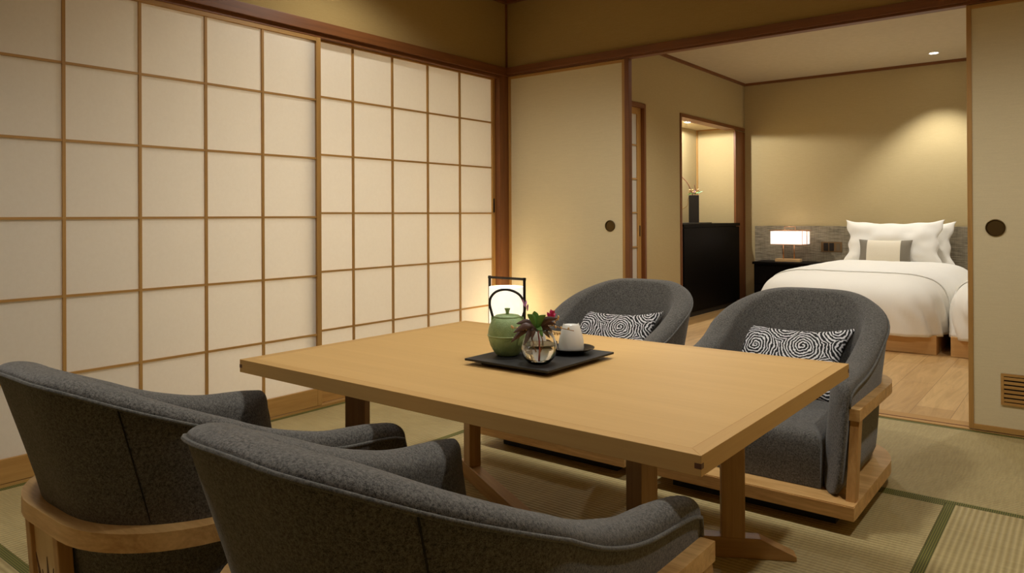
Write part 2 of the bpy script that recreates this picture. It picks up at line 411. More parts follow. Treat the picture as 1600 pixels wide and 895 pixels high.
mat_('tatami mat under the far half of the table and the two far chairs', -2.40, -.42, 1.95, 3.075, 'x', ['-y', '+y'])
mat_('tatami mat under the near half of the table and the two near chairs', -2.40, -.42, .84, 1.95, 'x', ['-y', '+y'])
mat_('bright tatami mat with broad ribs in the lower right corner', -.42, XR, .84, 3.075, 'y', ['-x', '+x'])
mat_('tatami mat behind the left near chair in the lower left corner', XL, -1.30, -.27, .84, 'x', ['-y', '+y'])
mat_('tatami mat behind the right near chair', -1.30, XR, -.27, .84, 'x', ['-y', '+y'])
mat_('tatami mat farthest behind the near chairs', XL, XR, YN, -.27, 'x', ['+y'])

# ------------------------------------------------------------------ bedroom shell
sbox('floor.001', -4.4, 1.6, YF+.14, YB+.1, -.06, -.002, M_OAK)
sbox('ceiling.001', -4.4, 1.6, YF+.12, YB+.1, ZC, ZC+.06, M_CEIL)
sbox('wall_back', -4.4, 1.6, YB, YB+.1, -.06, ZC+.02, M_BEDWALL)
sbox('wall_east', 1.5, 1.6, YF+.12, YB+.1, -.06, ZC+.02, M_BEDWALL)
sbox('wall_far.002', -3.6, XL-.16, YF+.0, YF+.12, -.1, ZC+.02, M_BEDWALL)
sbox('wall_far.003', XR+.1, 1.6, YF+.0, YF+.12, -.1, ZC+.02, M_BEDWALL)
# bedroom left wall with the shoji doorway and the alcove opening
bm = BM(); 
for y0, y1, z0, z1 in ((YF+.12, 5.2, -.06, ZC+.02), (6.125, 6.862, -.06, ZC+.02), (5.2, 6.125, 2.09, ZC+.02), (6.862, 8.61, 2.075, ZC+.02), (8.60, YB, -.06, ZC+.02)):
    box(bm, XB-.12, XB, y0, y1, z0, z1)
struct('wall_bedroom_left', bm, M_BEDWALL)
sbox('trim_10', XB, XB+.022, YF+.12, YB, 2.592, ZC+.002, M_DARK_Y)
sbox('trim_11', XB+.022, 1.5, YB-.022, YB, 2.592, ZC+.002, M_DARK_X)
d = sempty('door_6')
pbox('door_frame', d, XB-.10, XB+.008, 6.095, 6.130, -.002, 2.085, M_DARK_V, .002)
pbox('door_frame', d, XB-.10, XB+.008, 5.17, 6.095, 2.045, 2.085, M_DARK_Y, .002)
pbox('paper_sheet', d, XB-.042, XB-.040, 5.2, 6.05, .02, 2.03, M_PAPER)
pbox('stile', d, XB-.055, XB-.028, 6.025, 6.092, .0, 2.045, M_FRAME_V, .001)
for z in (1.70, 1.39, 1.08, .765, .45): pbox('cross_bar', d, XB-.0405, XB-.03, 5.2, 6.03, z-.006, z+.006, M_FRAME_Y)
pbox('top_rail', d, XB-.055, XB-.028, 5.2, 6.03, 1.985, 2.045, M_FRAME_Y)
pbox('door_pull', d, XB-.03, XB-.026, 6.055, 6.072, .86, .96, M_BLACK)
sbox('wall_bedroom_left.001', XB-.26, XB-.2, YF+.12, 6.5, -.06, ZC, M_BEDWALL)
# alcove
AX0, AY0, AY1 = -3.72, 6.875, 8.335
sbox('wall_alcove', AX0-.05, AX0, 6.6, 8.7, -.06, 2.2, M_BEDWALL)
sbox('wall_alcove.001', AX0, XB-.01, AY1, 8.60, -.06, 2.2, M_BEDWALL)
sbox('wall_alcove.002', AX0, XB-.11, 6.6, AY0, -.06, 2.2, M_BEDWALL)
sbox('ceiling.002', AX0-.05, XB-.11, 6.6, 8.6, 2.075, 2.11, M_CEIL)
sbox('trim_12', XB-.12, XB+.010, 6.855, 6.888, -.002, 2.085, M_DARK_V, .002)
sbox('trim_13', XB-.12, XB+.010, 6.888, 8.612, 2.048, 2.085, M_DARK_Y, .002)
bm = BM(); box(bm, XB-.02, XB+.004, AY1-.005, 8.60, -.002, 2.036, None, .001); box(bm, XB-.02, XB+.010, 8.575, 8.612, -.002, 2.036, None, .001)
struct('trim_14', bm, M_DARK_V)
sbox('trim_15', AX0, AX0+.014, AY1-.016, AY1, .9, 2.075, M_FRAME_V)
sbox('trim_16', AX0+.014, XB-.02, AY1-.012, AY1, 2.060, 2.0755, M_FRAME_X)
# headboard wall panel
hb = obj('headboard', (lambda b: (box(b, -3.11, 1.2, YB-.047, YB-.002, 0, .925, None, .004), b)[1])(BM()), M_HEAD)
tag(hb, 'long low headboard panel covered in grey-brown woven cloth behind the beds', 'headboard')
sw = thing('switch_plate', 'bronze switch plate with two dark rocker switches on the headboard', 'light switch', (-2.262, YB-.0475, .695))
pbox('plate', sw, -.10, .12, -.005, 0, -.055, .055, M_SWITCHPLATE, .001)
for x in (-.072, -.012): pbox('rocker', sw, x, x+.048, -.010, -.004, -.044, .044, M_SWITCH, .001)
pbox('round_socket', sw, .060, .100, -.007, -.004, -.04, .04, M_BRACT, .001)

# ------------------------------------------------------------------ lamps in the ceilings
def downlight(x, y, z, w, cone, blend, rad, label, tilt=(0, 0), col=WARM):
    t = thing('downlight', label, 'ceiling light', (x, y, z), 0, 'recessed ceiling downlights')
    bm = BM(); lathe(bm, [(.036, -.0005), (.047, -.004), (.052, -.0035), (.053, 0), (.036, 0)], 32); obj('trim_ring', bm, M_CERAMIC, t, ang=60)
    bm = BM(); lathe(bm, [(0, -.002), (.036, -.002), (.036, -.0005), (0, -.0005)], 32); obj('lens', bm, M_LENS, t)
    L = bpy.data.lights.new('downlight_beam', 'SPOT'); L.energy = w; L.color = col; L.spot_size = math.radians(cone); L.spot_blend = blend; L.shadow_soft_size = rad
    o = bpy.data.objects.new('downlight_beam', L); C.objects.link(o); o.parent = t; o.location = (0, 0, -.012-rad*.0); o.rotation_euler = (tilt[0], tilt[1], 0)
names = ['recessed ceiling downlight above the table centre', 'recessed ceiling downlight between the table and the paper screens', 'recessed ceiling downlight behind the left near chair',
         'recessed ceiling downlight to the right of the table', 'recessed ceiling downlight behind the right near chair']
for (x, y, w, cn, bl, rd), nm in zip(MAIN_LAMPS, names): downlight(x, y, ZC, w, cn, bl, rd, nm)
names = ['small glowing recessed downlight in the bedroom ceiling close to the back wall', 'recessed bedroom ceiling downlight above the foot of the bed',
         'recessed bedroom ceiling downlight near the paper door', 'recessed bedroom ceiling downlight just inside the opening']
for (x, y, w, cn, bl, rd), nm in zip(BED_LAMPS, names): downlight(x, y, ZC, w, cn, bl, rd, nm)
x, y, w = ALCOVE_LAMP
downlight(x, y, 2.072, w, 177, .1, .02, 'bright downlight in the alcove ceiling above the black vase')
# added paper lamp, out of view, for soft fill over the near room
t = thing('fill_lamp', 'added square paper fill lamp with thin wooden frame above the near part of the room', 'ceiling light', (-1.2, .2, ZC))
pbox('lamp_frame', t, -.30, .30, -.30, .30, -.05, 0, M_FRAME_X, .003)
L = bpy.data.lights.new('fill_glow', 'AREA'); L.shape = 'SQUARE'; L.size = .5; L.energy = AMBIENT_FILL; L.color = WARM
o = bpy.data.objects.new('fill_glow', L); C.objects.link(o); o.parent = t; o.location = (0, 0, -.075)
pbox('paper_diffuser', t, -.27, .27, -.27, .27, -.07, -.05, M_SHADE, .003)

# ------------------------------------------------------------------ table
TX0, TX1, TY0, TY1, TZ0, TZ1 = -2.222, -.600, 1.356, 2.476, .538, .580
tc = ((TX0+TX1)/2, (TY0+TY1)/2)
tb = thing('low_table', 'low rectangular honey-coloured wooden table on crossed feet with black tray on top', 'table', (tc[0], tc[1], .0003))
hx, hy = (TX1-TX0)/2, (TY1-TY0)/2
bm = BM(); box(bm, -hx+.035, hx-.035, -hy+.035, hy-.035, TZ0+.004, TZ1); obj('tabletop', bm, M_TABLE, tb)
for s in (-1, 1):
    bm = BM(); pts = [(-hx, s*hy), (hx, s*hy), (hx-.035, s*(hy-.035)), (-hx+.035, s*(hy-.035))]
    if s > 0: pts = pts[::-1]
    prism(bm, pts, TZ0, TZ1); bmesh.ops.bevel(bm, geom=bm.edges[:], offset=.0006, segments=1, affect='EDGES'); obj('edge_board', bm, M_TABLE_X, tb)
    bm = BM(); pts = [(s*hx, -hy), (s*hx, hy), (s*(hx-.035), hy-.035), (s*(hx-.035), -hy+.035)]
    if s < 0: pts = pts[::-1]
    prism(bm, pts, TZ0, TZ1); bmesh.ops.bevel(bm, geom=bm.edges[:], offset=.0006, segments=1, affect='EDGES'); obj('edge_board', bm, M_TABLE_Y, tb)
M_KEY = plain('key_wood_and_opening_shade', rgb(96, 60, 34), .5)
for sx, sy in ((1, -1), (-1, -1), (1, 1), (-1, 1)):
    bm = BM(); x, y = sx*hx, sy*hy
    box(bm, min(x-sx*.014, x+sx*.0004), max(x-sx*.014, x+sx*.0004), min(y-sy*.012, y+sy*.0004), max(y-sy*.012, y+sy*.0004), .553, .564)
    obj('corner_key', bm, M_KEY, tb)
fa = math.atan2(.382, .702)
for i, a in enumerate((fa, -fa)):
    rot = Matrix.Rotation(a, 4, 'Z'); L_ = .795; top = .062-.0006*i; hw = .0235
    bm = BM()
    prof = [(-L_, 0), (L_, 0), (L_, .016), (L_-.105, top), (-L_+.105, top), (-L_, .016)]
    vs = [bm.verts.new((x, y, z)) for y in (-hw, hw) for x, z in prof]
    n = len(prof); bm.faces.new(vs[:n]); bm.faces.new(vs[n:][::-1])
    for k in range(n): bm.faces.new((vs[k], vs[k+n], vs[(k+1) % n+n], vs[(k+1) % n]))
    bmesh.ops.bevel(bm, geom=bm.edges[:], offset=.002, segments=1, affect='EDGES')
    ft = obj('foot_beam', bm, M_TABLE_EDGE, tb); ft.rotation_euler = (0, 0, a)
    for s in (-1, 1):
        bm = BM(); box(bm, -.035, .035, -hw, hw, top-.001, TZ0+.003, None, .002)
        l = obj('leg', bm, M_LEG, tb); l.rotation_euler = (0, 0, a); l.location = (s*.61*math.cos(a), s*.61*math.sin(a), 0)
        bm = BM(); box(bm, -.16, .16, -.03, .03, TZ0-.022, TZ0+.003, None, .002)
        l = obj('leg_bracket', bm, M_TABLE_EDGE, tb); l.rotation_euler = (0, 0, a); l.location = (s*.58*math.cos(a), s*.58*math.sin(a), 0)

# ------------------------------------------------------------------ armchair
NS, NR, NB = 16, 12, 12          # samples: side, corner, back
def ucontour(hw, yr, yf, r):
    pts = []
    for i in range(NS): pts.append((hw, lerp(yf, yr+r, i/NS)))
    for i in range(NR): a = i/NR*PI/2; pts.append((hw-r+r*math.cos(a), yr+r-r*math.sin(a)))
    for i in range(NB): pts.append((lerp(hw-r, -hw+r, i/NB), yr))
    for i in range(NR): a = i/NR*PI/2; pts.append((-hw+r-r*math.sin(a), yr+r-r*math.cos(a)))
    for i in range(NS+1): pts.append((-hw, lerp(yr+r, yf, i/NS)))
    return pts
NU = 2*NS+2*NR+NB+1
ZL = [.098, .392, .72]
HW = [.325, .342, .368]; YR = [-.300, -.342, -.440]; YFr = [.445, .405, .33]; RR = [.27, .29, .300]
def outer(i, z):
    hw = interp(z, ZL, HW); yr = interp(z, ZL, YR); yf = interp(z, ZL, YFr); r = interp(z, ZL, RR)
    return ucontour(hw, yr, yf, r)[i]
_cache = {}
def oc(z):
    k = round(z, 4)
    if k not in _cache: _cache[k] = ucontour(interp(z, ZL, HW), interp(z, ZL, YR), interp(z, ZL, YFr), interp(z, ZL, RR))
    return _cache[k]
def height(i):                     # piping height along the U
    j = min(i, NU-1-i); z = .55
    for _ in range(40):
        y = oc(min(z, .72))[i][1]; z = .5*z+.5*hprof(y)
    return z
def hprof(y):
    if 1:
        return interp(y, [-.44, -.41, -.38, -.34, -.30, -.25, -.20, -.14, -.08, 0, .066, .12, .17, .24, .32, .40], [.706, .697, .684, .664, .646, .627, .606, .582, .553, .514, .490, .475, .465, .458, .454, .440])
HT = [height(i) for i in range(NU)]
for _ in range(3): HT = [HT[0]]+[(HT[i-1]+2*HT[i]+HT[i+1])/4 for i in range(1, NU-1)]+[HT[-1]]
def thick(i):
    j = min(i, NU-1-i); return interp(j, [0, NS, NS+NR, NU//2], [.095, .095, .085, .08])
def inward(i, z):
    c = oc(z); a = Vector(c[max(i-1, 0)]); b = Vector(c[min(i+1, NU-1)]); d = (b-a).normalized()
    return Vector((d.y, -d.x)) if False else Vector((-d.y, d.x))
def section(i, s=1.0, dz=0.0):
    """closed cross-section of the upholstered shell at station i; s shrinks the thickness (rounded arm fronts)"""
    T = thick(i); ht = HT[i]-dz; out = []
    n = inward(i, .5); c0 = oc(.5)[i]
    if (Vector((0, -.0))-Vector(c0)).dot(n) < 0 and abs(c0[0]) > .05: n = -n
    if abs(c0[0]) <= .05 and n.y < 0: n = -n
    def P(off, z, zc=None):
        o = Vector(oc(min(max(z, .098), .72) if zc is None else zc)[i]); off2 = T/2+(off-T/2)*s
        p = o+n*off2; sk = .12*max(0, 1-min(i, NU-1-i)/10)*max(0, off2/T)**1.3; return (p.x, p.y-sk, z)
    out.append(P(0, .088)); out.append(P(0, .20)); out.append(P(0, .30)); out.append(P(0, .385)); out.append(P(0, lerp(.385, ht, .35))); out.append(P(0, lerp(.385, ht, .7)))
    out.append(P(0, ht))
    jj = min(i, NU-1-i); rise = interp(jj, [0, NS-5, NS+2, NS+NR], [.042, .038, .026, .014])
    for a in (15, 35, 60, 85, 110, 135, 158):
        a = math.radians(a); out.append(P(T*.52-T*.52*math.cos(a), ht+rise*math.sin(a)*(1+.25*math.cos(a)), min(ht, .72)))
    out.append(P(T*1.02, ht-.02)); out.append(P(T*1.0, lerp(.30, ht, .6))); out.append(P(T, .30)); out.append(P(T, .2)); out.append(P(T, .088))
    return out
def make_chair():
    t = empty('armchair')
    # slab
    bm = BM(); c = ucontour(.377, -.375, .50, .335); prism(bm, c, .05, .098)
    bmesh.ops.bevel(bm, geom=[e for e in bm.edges if abs(e.verts[0].co.z-e.verts[1].co.z) < 1e-5], offset=.003, segments=2, affect='EDGES')
    obj('base_board', bm, M_CHAIRWOOD, t, ang=35)
    bm = BM(); c = ucontour(.30, -.25, .42, .22); prism(bm, c, 0, .05); obj('plinth', bm, M_BLACKMATT, t, ang=35)
    # shell
    bm = BM(); rows = []
    st = []
    for k in range(5, 0, -1): st.append((0, k))
    for i in range(NU): st.append((i, 0))
    for k in range(1, 6): st.append((NU-1, k))
    for i, k in st:
        if k == 0: sec = section(i)
        else:
            a = k/5*PI/2*.96; s = math.cos(a)*.5+.5 if k < 5 else .50
            sec = section(i, s, .036*(1-math.cos(a)))
            sec = [(x, y+.026*math.sin(a), z) for x, y, z in sec]
        rows.append([bm.verts.new(p) for p in sec])
    K = len(rows[0])
    for a, b in zip(rows, rows[1:]):
        for k in range(K): bm.faces.new((a[k], a[(k+1) % K], b[(k+1) % K], b[k]))
    bm.faces.new(rows[0]); bm.faces.new(rows[-1][::-1])
    sh = obj('upholstered_shell', bm, M_FELT, t, ang=62)
    sm = sh.modifiers.new('s', 'SUBSURF'); sm.levels = 1; sm.render_levels = 1
    # piping
    bm = BM(); pts = []
    def pp(i, z, out_=.0015):
        n = inward(i, .5); c0 = oc(.5)[i]
        if (-Vector(c0)).dot(n) < 0 and abs(c0[0]) > .05: n = -n
        if abs(c0[0]) <= .05 and n.y < 0: n = -n
        o = Vector(oc(min(z, .72))[i])-n*out_; return Vector((o.x, o.y, z))
    for z in (.394, .415): p = pp(0, z); p.y += .003; pts.append(p)
    p = pp(0, HT[0]-.006); p.y += .001; pts.append(p)
    for i in range(1, NU-1): pts.append(pp(i, HT[i]))
    p = pp(NU-1, HT[-1]-.006); p.y += .001; pts.append(p)
    for z in (.415, .394): p = pp(NU-1, z); p.y += .003; pts.append(p)
    tube(bm, pts, .0045, 8); obj('piping', bm, M_FELT_BAND, sh, smooth=True)
    for i in (NS+6, NU-1-(NS+6)):
        bm = BM(); tube(bm, [pp(i, .40+(HT[i]-.406)*q_/6, .0004) for q_ in range(7)], .0016, 6); obj('seam', bm, M_SEAM, sh)
    # seat cushion
    bm = BM(); rows = []
    ic = [p for p in ucontour(.245, -.22, .40, .17)]
    prof = [(0, .10), (0, .18), (.0, .245), (.006, .268), (.022, .282), (.05, .288)]
    for ins, z in prof:
        rows.append([bm.verts.new((x*(1-ins/.245), (y-.09)*(1-ins/.30)+.09, z)) for x, y in ic])
    n = len(ic)
    for a, b in zip(rows, rows[1:]):
        for k in range(n): bm.faces.new((a[k], a[(k+1) % n], b[(k+1) % n], b[k]))
    bm.faces.new(rows[0][::-1]); bm.faces.new(rows[-1])
    obj('seat_cushion', bm, M_FELT, t, ang=50)
    # rail: U band
    bm = BM(); oc_ = ucontour(.374, -.376, .402, .29); ic_ = ucontour(.338, -.338, .402, .275)
    w = oc_+ic_[::-1]; 
    lo, hi = .353, .393; n = len(oc_)
    V = {}
    for nm, lst in (('o', oc_), ('i', ic_)):
        for zz in (lo, hi): V[nm, zz] = [bm.verts.new((x, y, zz)) for x, y in lst]
    for k in range(n-1):
        bm.faces.new((V['o', lo][k], V['o', lo][k+1], V['o', hi][k+1], V['o', hi][k]))
        bm.faces.new((V['i', lo][k+1], V['i', lo][k], V['i', hi][k], V['i', hi][k+1]))
        bm.faces.new((V['o', hi][k], V['o', hi][k+1], V['i', hi][k+1], V['i', hi][k]))
        bm.faces.new((V['o', lo][k+1], V['o', lo][k], V['i', lo][k], V['i', lo][k+1]))
    for k in (0, n-1): bm.faces.new((V['o', lo][k], V['o', hi][k], V['i', hi][k], V['i', lo][k]))
    bmesh.ops.bevel(bm, geom=[e for e in bm.edges if len(e.link_faces) == 2 and e.calc_face_angle(0) > 1.2], offset=.0025, segments=2, affect='EDGES')
    obj('arm_rail', bm, M_CHAIRWOOD, t, ang=35)
    # posts, slanted
    def post(x, yt, yb, wx, wy, name='post', mat=M_CHAIRPOST):
        bm = BM(); vs = []
        for z, y in ((.096, yb), (.355, yt)):
            for dx, dy in ((-wx/2, -wy/2), (wx/2, -wy/2), (wx/2, wy/2), (-wx/2, wy/2)): vs.append(bm.verts.new((x+dx, y+dy, z)))
        bm.faces.new(vs[:4][::-1]); bm.faces.new(vs[4:])
        for k in range(4): bm.faces.new((vs[k], vs[(k+1) % 4], vs[(k+1) % 4+4], vs[k+4]))
        bmesh.ops.bevel(bm, geom=bm.edges[:], offset=.0015, segments=1, affect='EDGES')
        return obj(name, bm, mat, t)
    for s in (-1, 1): post(s*.356, .372, .435, .030, .045)
    for x in (-.080, .080): post(x-.030, -.356, -.338, .026, .030)
    # carved panel between the rear posts
    rt = Matrix.Translation((-.030, -.348, .217)) @ Matrix.Rotation(math.atan2(.018, .258), 4, 'X')
    bm = BM(); box(bm, -.067, .067, -.004, .004, -.121, .138, rt)
    cp = obj('carved_panel', bm, plain_panel, t)
    rng = random.Random(3)
    for k in range(7):
        bm = BM(); x0 = -.055+k*.018; dx = (k-3)*.008; h = .06+.05*rng.random(); zb = -.11+.02*(k % 2)
        path = [(x0+dx*q*q*2, zb+h*q*1.7) for q in (0, .25, .5, .75, 1)]
        l_, r_ = [], []
        for q, (x, z) in enumerate(path):
            w_ = (.0035, .0075, .008, .005, .0008)[q]; l_.append((x-w_, z)); r_.append((x+w_, z))
        pts2 = l_+r_[::-1]
        A = [bm.verts.new(rt @ Vector((x, -.0050, z))) for x, z in pts2]; B = [bm.verts.new(rt @ Vector((x, .0050, z))) for x, z in pts2]
        m = len(A); bm.faces.new(A); bm.faces.new(B[::-1])
        for q in range(m): bm.faces.new((A[q], A[(q+1) % m], B[(q+1) % m], B[q]))
        obj('leaf_opening_shade', bm, M_KEY, cp)  # dark inlay painted as the shade inside a cut-out leaf opening
    return t
plain_panel = wood('pale_carved_wood', rgb(226, 196, 152), rgb(242, 216, 176), 'z', 20, .5)
proto = make_chair()
chairs = [((-.985, 3.06), PI, 'charcoal felt tub armchair at the right end of the far table side, swirl cushion inside'),
          ((-1.834, 3.06), PI, 'charcoal felt tub armchair at the far table side behind the tray, swirl cushion inside'),
          ((-.972, 1.015), 0, 'charcoal felt tub armchair nearest the camera, seen from behind, cut by the lower edge'),
          ((-1.842, 1.015), 0, 'charcoal felt tub armchair at the lower left, wooden rail and carved back slat showing')]
for k, ((x, y), rz, lab) in enumerate(chairs):
    c = proto if k == 0 else copy_tree(proto)
    c.location = (x, y, .0004); c.rotation_euler = (0, 0, rz); tag(c, lab, 'armchair', 'felt tub armchairs around the low table')

# ------------------------------------------------------------------ pillows
def pillow_bm(a, b, th, pinch=.10, flat=2.6, n=28, wr=.0, seed=0, flange=0, rip=0):
    bm = BM(); top, bot = {}, {}
    for i in range(n+1):
        for j in range(n+1):
            u = math.sin((i/n-.5)*PI); v = math.sin((j/n-.5)*PI)
            x = a*u*(1-pinch*(1-v*v)*abs(u)**3); y = b*v*(1-pinch*(1-u*u)*abs(v)**3*1.3)
            x += rip*abs(u)**8*math.sin(y*38+seed)*math.copysign(1, u); y += rip*.5*abs(v)**8*math.sin(x*27+seed)
            h = th*max(0, (1-abs(u)**flat))**.62*max(0, (1-abs(v)**flat))**.62
            w = wr*noise.noise(Vector((x*9+seed, y*9, seed)))*min(1, h/th*2)
            top[i, j] = bm.verts.new((x, y, h+w+.0015)); bot[i, j] = bm.verts.new((x, y, -h-.0015)) if 0 < i < n and 0 < j < n else top[i, j]
    for i in range(n):
        for j in range(n):
            bm.faces.new((top[i, j], top[i+1, j], top[i+1, j+1], top[i, j+1]))
            bm.faces.new((bot[i, j], bot[i, j+1], bot[i+1, j+1], bot[i+1, j]))
    return bm
pl = None
for k, (x, lab) in enumerate(((-1.045, 'black and white rose-swirl cushion leaning in the right far armchair'), (-1.935, 'black and white rose-swirl cushion leaning in the far armchair behind the tray'))):
    if pl is None:
        o = obj('swirl_cushion', pillow_bm(.272, .175, .055, .19, n=36, wr=.006), M_SWIRL, smooth=True); pl = o
    else: o = pl.copy(); C.objects.link(o)
    o.rotation_euler = (math.radians(62), 0, math.radians(-3 if k == 0 else 2)); o.location = (x, 3.235, .420)
    tag(o, lab, 'cushion', 'swirl cushions in the far armchairs')

# ------------------------------------------------------------------ tray and its things
TT = TZ1
tray = thing('serving_tray', 'flat square black tray in the middle of the table', 'tray', (-1.400, 1.925, TT))
bm = BM(); box(bm, -.162, .162, -.188, .188, .014, .021, None, .0015); obj('tray_board', bm, M_BLACKMATT, tray)
bm = BM(); box(bm, -.125, .125, -.150, .150, 0, .014, None, .001); obj('tray_foot', bm, M_BLACK, tray)
ZT = TT+.021
# teapot
tp = thing('teapot', 'green cast-iron teapot with black hoop handle on the tray', 'teapot', (-1.487, 1.862, ZT))
prof = [(0, 0), (.030, 0), (.038, .004), (.048, .018), (.056, .034), (.0615, .052), (.0635, .064), (.0625, .080), (.059, .096), (.053, .110), (.045, .121), (.040, .124)]
bm = BM(); lathe(bm, prof+[(0, .124)], 56); body = obj('body', bm, M_IRON, tp, ang=60)
bm = BM(); lathe(bm, [(.0625, .0625), (.0655, .064), (.0655, .0665), (.0625, .068)], 56); obj('rim_band', bm, M_IRONRIM, body, smooth=True)
bm = BM(); lathe(bm, [(.042, .122), (.043, .125), (.038, .129), (.022, .132), (0, .133)], 40); lid = obj('lid', bm, M_IRON, tp, smooth=True)
bm = BM(); lathe(bm, [(0, .131), (.0055, .131), (.0055, .138), (.0065, .143), (.0095, .150), (.0095, .1515), (0, .1515)], 24); obj('lid_knob', bm, M_IRON, lid, ang=40)
hd = Vector((.785, .62, 0))
bm = BM(); sp = cr([(0.050, 0, .045), (.068, 0, .062), (.080, 0, .088), (.092, 0, .112)], 6)
tube(bm, sp, [lerp(.018, .0095, k/(len(sp)-1)) for k in range(len(sp))], 14)
o = obj('spout', bm, M_IRON, tp, ang=50); o.rotation_euler = (0, 0, math.radians(-2))
bm = BM(); pts = [(-.046, 0, .118), (-.052, 0, .140), (-.0575, 0, .165), (-.054, 0, .186), (-.038, 0, .204), (-.012, 0, .212), (.016, 0, .208), (.040, 0, .194), (.054, 0, .170), (.057, 0, .150), (.050, 0, .124)]
tube(bm, cr(pts, 6), .0042, 10); o = obj('handle', bm, M_BLACKMATT, tp, smooth=True); o.rotation_euler = (0, 0, math.radians(38))
for s in (-1, 1):
    bm = BM(); box(bm, s*.047-.006, s*.047+.006, -.004, .004, .108, .126, None, .002); o = obj('handle_lug', bm, M_IRON, tp); o.rotation_euler = (0, 0, math.radians(38))
# saucers and white pots
def saucer_set(x, y, lab_s, lab_c, ang, first=[None]):
    if first[0] is None:
        bm = BM(); lathe(bm, [(0, 0), (.040, 0), (.044, .003), (.060, .009), (.0765, .017), (.077, .019), (.074, .0185), (.058, .0125), (.042, .007), (0, .006)], 56)
        s = obj('saucer', bm, M_BLACK, ang=50)
        cp = empty('white_pot')
        bm = BM(); n = 48; rings = []
        for rr, z in [(0, 0), (.034, 0), (.0405, .003), (.0420, .012), (.0412, .030), (.0376, .050), (.0325, .068), (.0280, .080), (.0245, .086)]:
            if rr == 0: rings.append([bm.verts.new((0, 0, z))]); continue
            ring = []
            for k in range(n):
                a = 2*PI*k/n; ear = max(0, math.cos(2*a))**6*(max(0, z-.055)/.031)**2*.0055
                ring.append(bm.verts.new((rr*math.cos(a), rr*math.sin(a)*(1-.12*z/.086), z+ear)))
            rings.append(ring)
        rings.append([bm.verts.new((0.0215*math.cos(2*PI*k/n), .0185*math.sin(2*PI*k/n), .080)) for k in range(n)]); rings.append([bm.verts.new((0, 0, .078))])
        for a, b in zip(rings, rings[1:]):
            for k in range(n):
                k2 = (k+1) % n
                if len(a) == 1: bm.faces.new((a[0], b[k2], b[k]))
                elif len(b) == 1: bm.faces.new((a[k], a[k2], b[0]))
                else: bm.faces.new((a[k], a[k2], b[k2], b[k]))
        obj('body', bm, M_CERAMIC, cp, ang=70)
        bm = BM(); pts = cr([(.0405, 0, .022), (.051, 0, .030), (.051, 0, .050), (.034, 0, .060)], 6); tube(bm, pts, .0036, 8); h = obj('handle', bm, M_CERAMIC, cp, smooth=True); h.rotation_euler = (0, 0, math.radians(120))
        first[0] = (s, cp)
    else:
        s = first[0][0].copy(); C.objects.link(s); cp = copy_tree(first[0][1])
    s.location = (x, y, ZT); tag(s, lab_s, 'saucer', 'black saucers on the tray')
    cp.location = (x, y, ZT+.0065); cp.rotation_euler = (0, 0, ang); tag(cp, lab_c, 'cup', 'white pots on the tray')
saucer_set(-1.345, 2.020, 'round black saucer at the right corner of the tray under the white pot', 'white porcelain pot on black saucer at the right of the tray', .7)
saucer_set(-1.494, 2.022, 'round black saucer behind the green teapot', 'white porcelain pot half hidden between teapot and glass vase', .2)
# glass vase with flowers
vz = thing('glass_vase', 'round clear glass vase half filled with water at the front of the tray', 'vase', (-1.325, 1.812, ZT))
outp = [(0, 0), (.026, 0), (.034, .004), (.047, .018), (.0545, .036), (.0560, .050), (.0525, .068), (.045, .088), (.039, .100), (.0372, .106)]
inp = [(.0345, .106), (.0365, .100), (.0425, .088), (.050, .068), (.0535, .050), (.0520, .036), (.0445, .020), (.032, .009), (0, .007)]
bm = BM(); lathe(bm, outp+inp, 48); obj('bowl', bm, M_GLASS, vz, smooth=True)
bm = BM(); lathe(bm, [(0, .0072), (.0315, .0092), (.0440, .0202), (.0515, .036), (.0530, .050), (.0512, .060), (0, .060)], 48); obj('water', bm, M_WATER, vz, ang=50)
fz = thing('flower_arrangement', 'pink flower with purple-green leaves and budding twigs in the glass vase', 'flowers', (-1.325, 1.812, ZT+.008))
RV, UV = Vector((.7857, .6186, 0)), Vector((0, 0, 1)); FV = Vector((-.6186, .7857, 0))
def q(a, b, c=0): return RV*a+UV*b+FV*c
def leaf(path, w, mat, name='leaf'):
    pts = cr(path, 5); bm = BM(); n = len(pts); L = []; 
    side = (pts[-1]-pts[0]).cross(FV*-1+UV*.35).normalized()
    for k, p in enumerate(pts):
        s = k/(n-1); ww = w*(math.sin(PI*min(1, s*.92+.08))**.8)*(1 if s < .99 else .05)
        nn = side.cross((pts[min(k+1, n-1)]-pts[max(k-1, 0)]).normalized())
        L.append([bm.verts.new(p-side*ww+nn*ww*.25), bm.verts.new(p+nn*.0), bm.verts.new(p+side*ww+nn*ww*.25)])
    for a, b in zip(L, L[1:]):
        for k in (0, 1): bm.faces.new((a[k], a[k+1], b[k+1], b[k]))
    o = obj(name, bm, mat, fz, smooth=True)
    sm = o.modifiers.new('t', 'SOLIDIFY'); sm.thickness = .0008
    return o
bs = q(-.004, .100)
for e, w, m in (((-.075, .062), .0085, M_LEAFP), ((-.068, .090), .009, M_LEAFP), ((-.060, .112), .008, M_LEAFP), ((-.040, .055), .008, M_LEAFP), ((.030, .072), .008, M_LEAFP), ((.046, .112), .0085, M_LEAFP),
                ((.050, .130), .008, M_LEAFP), ((-.012, .148), .010, M_LEAFG), ((.018, .140), .009, M_LEAFG), ((-.030, .140), .009, M_LEAFG), ((.010, .078), .007, M_LEAFG), ((-.020, .070), .007, M_LEAFP), ((.036, .092), .0075, M_LEAFP)):
    c_ = random.uniform(-.03, .02); mid = q(-.004+e[0]*.55, .100+(e[1]-.100)*.5+.012, c_*.5)
    leaf([bs, mid, q(e[0]*1.15, .100+(e[1]-.100)*1.1, c_)], w*1.15, m)
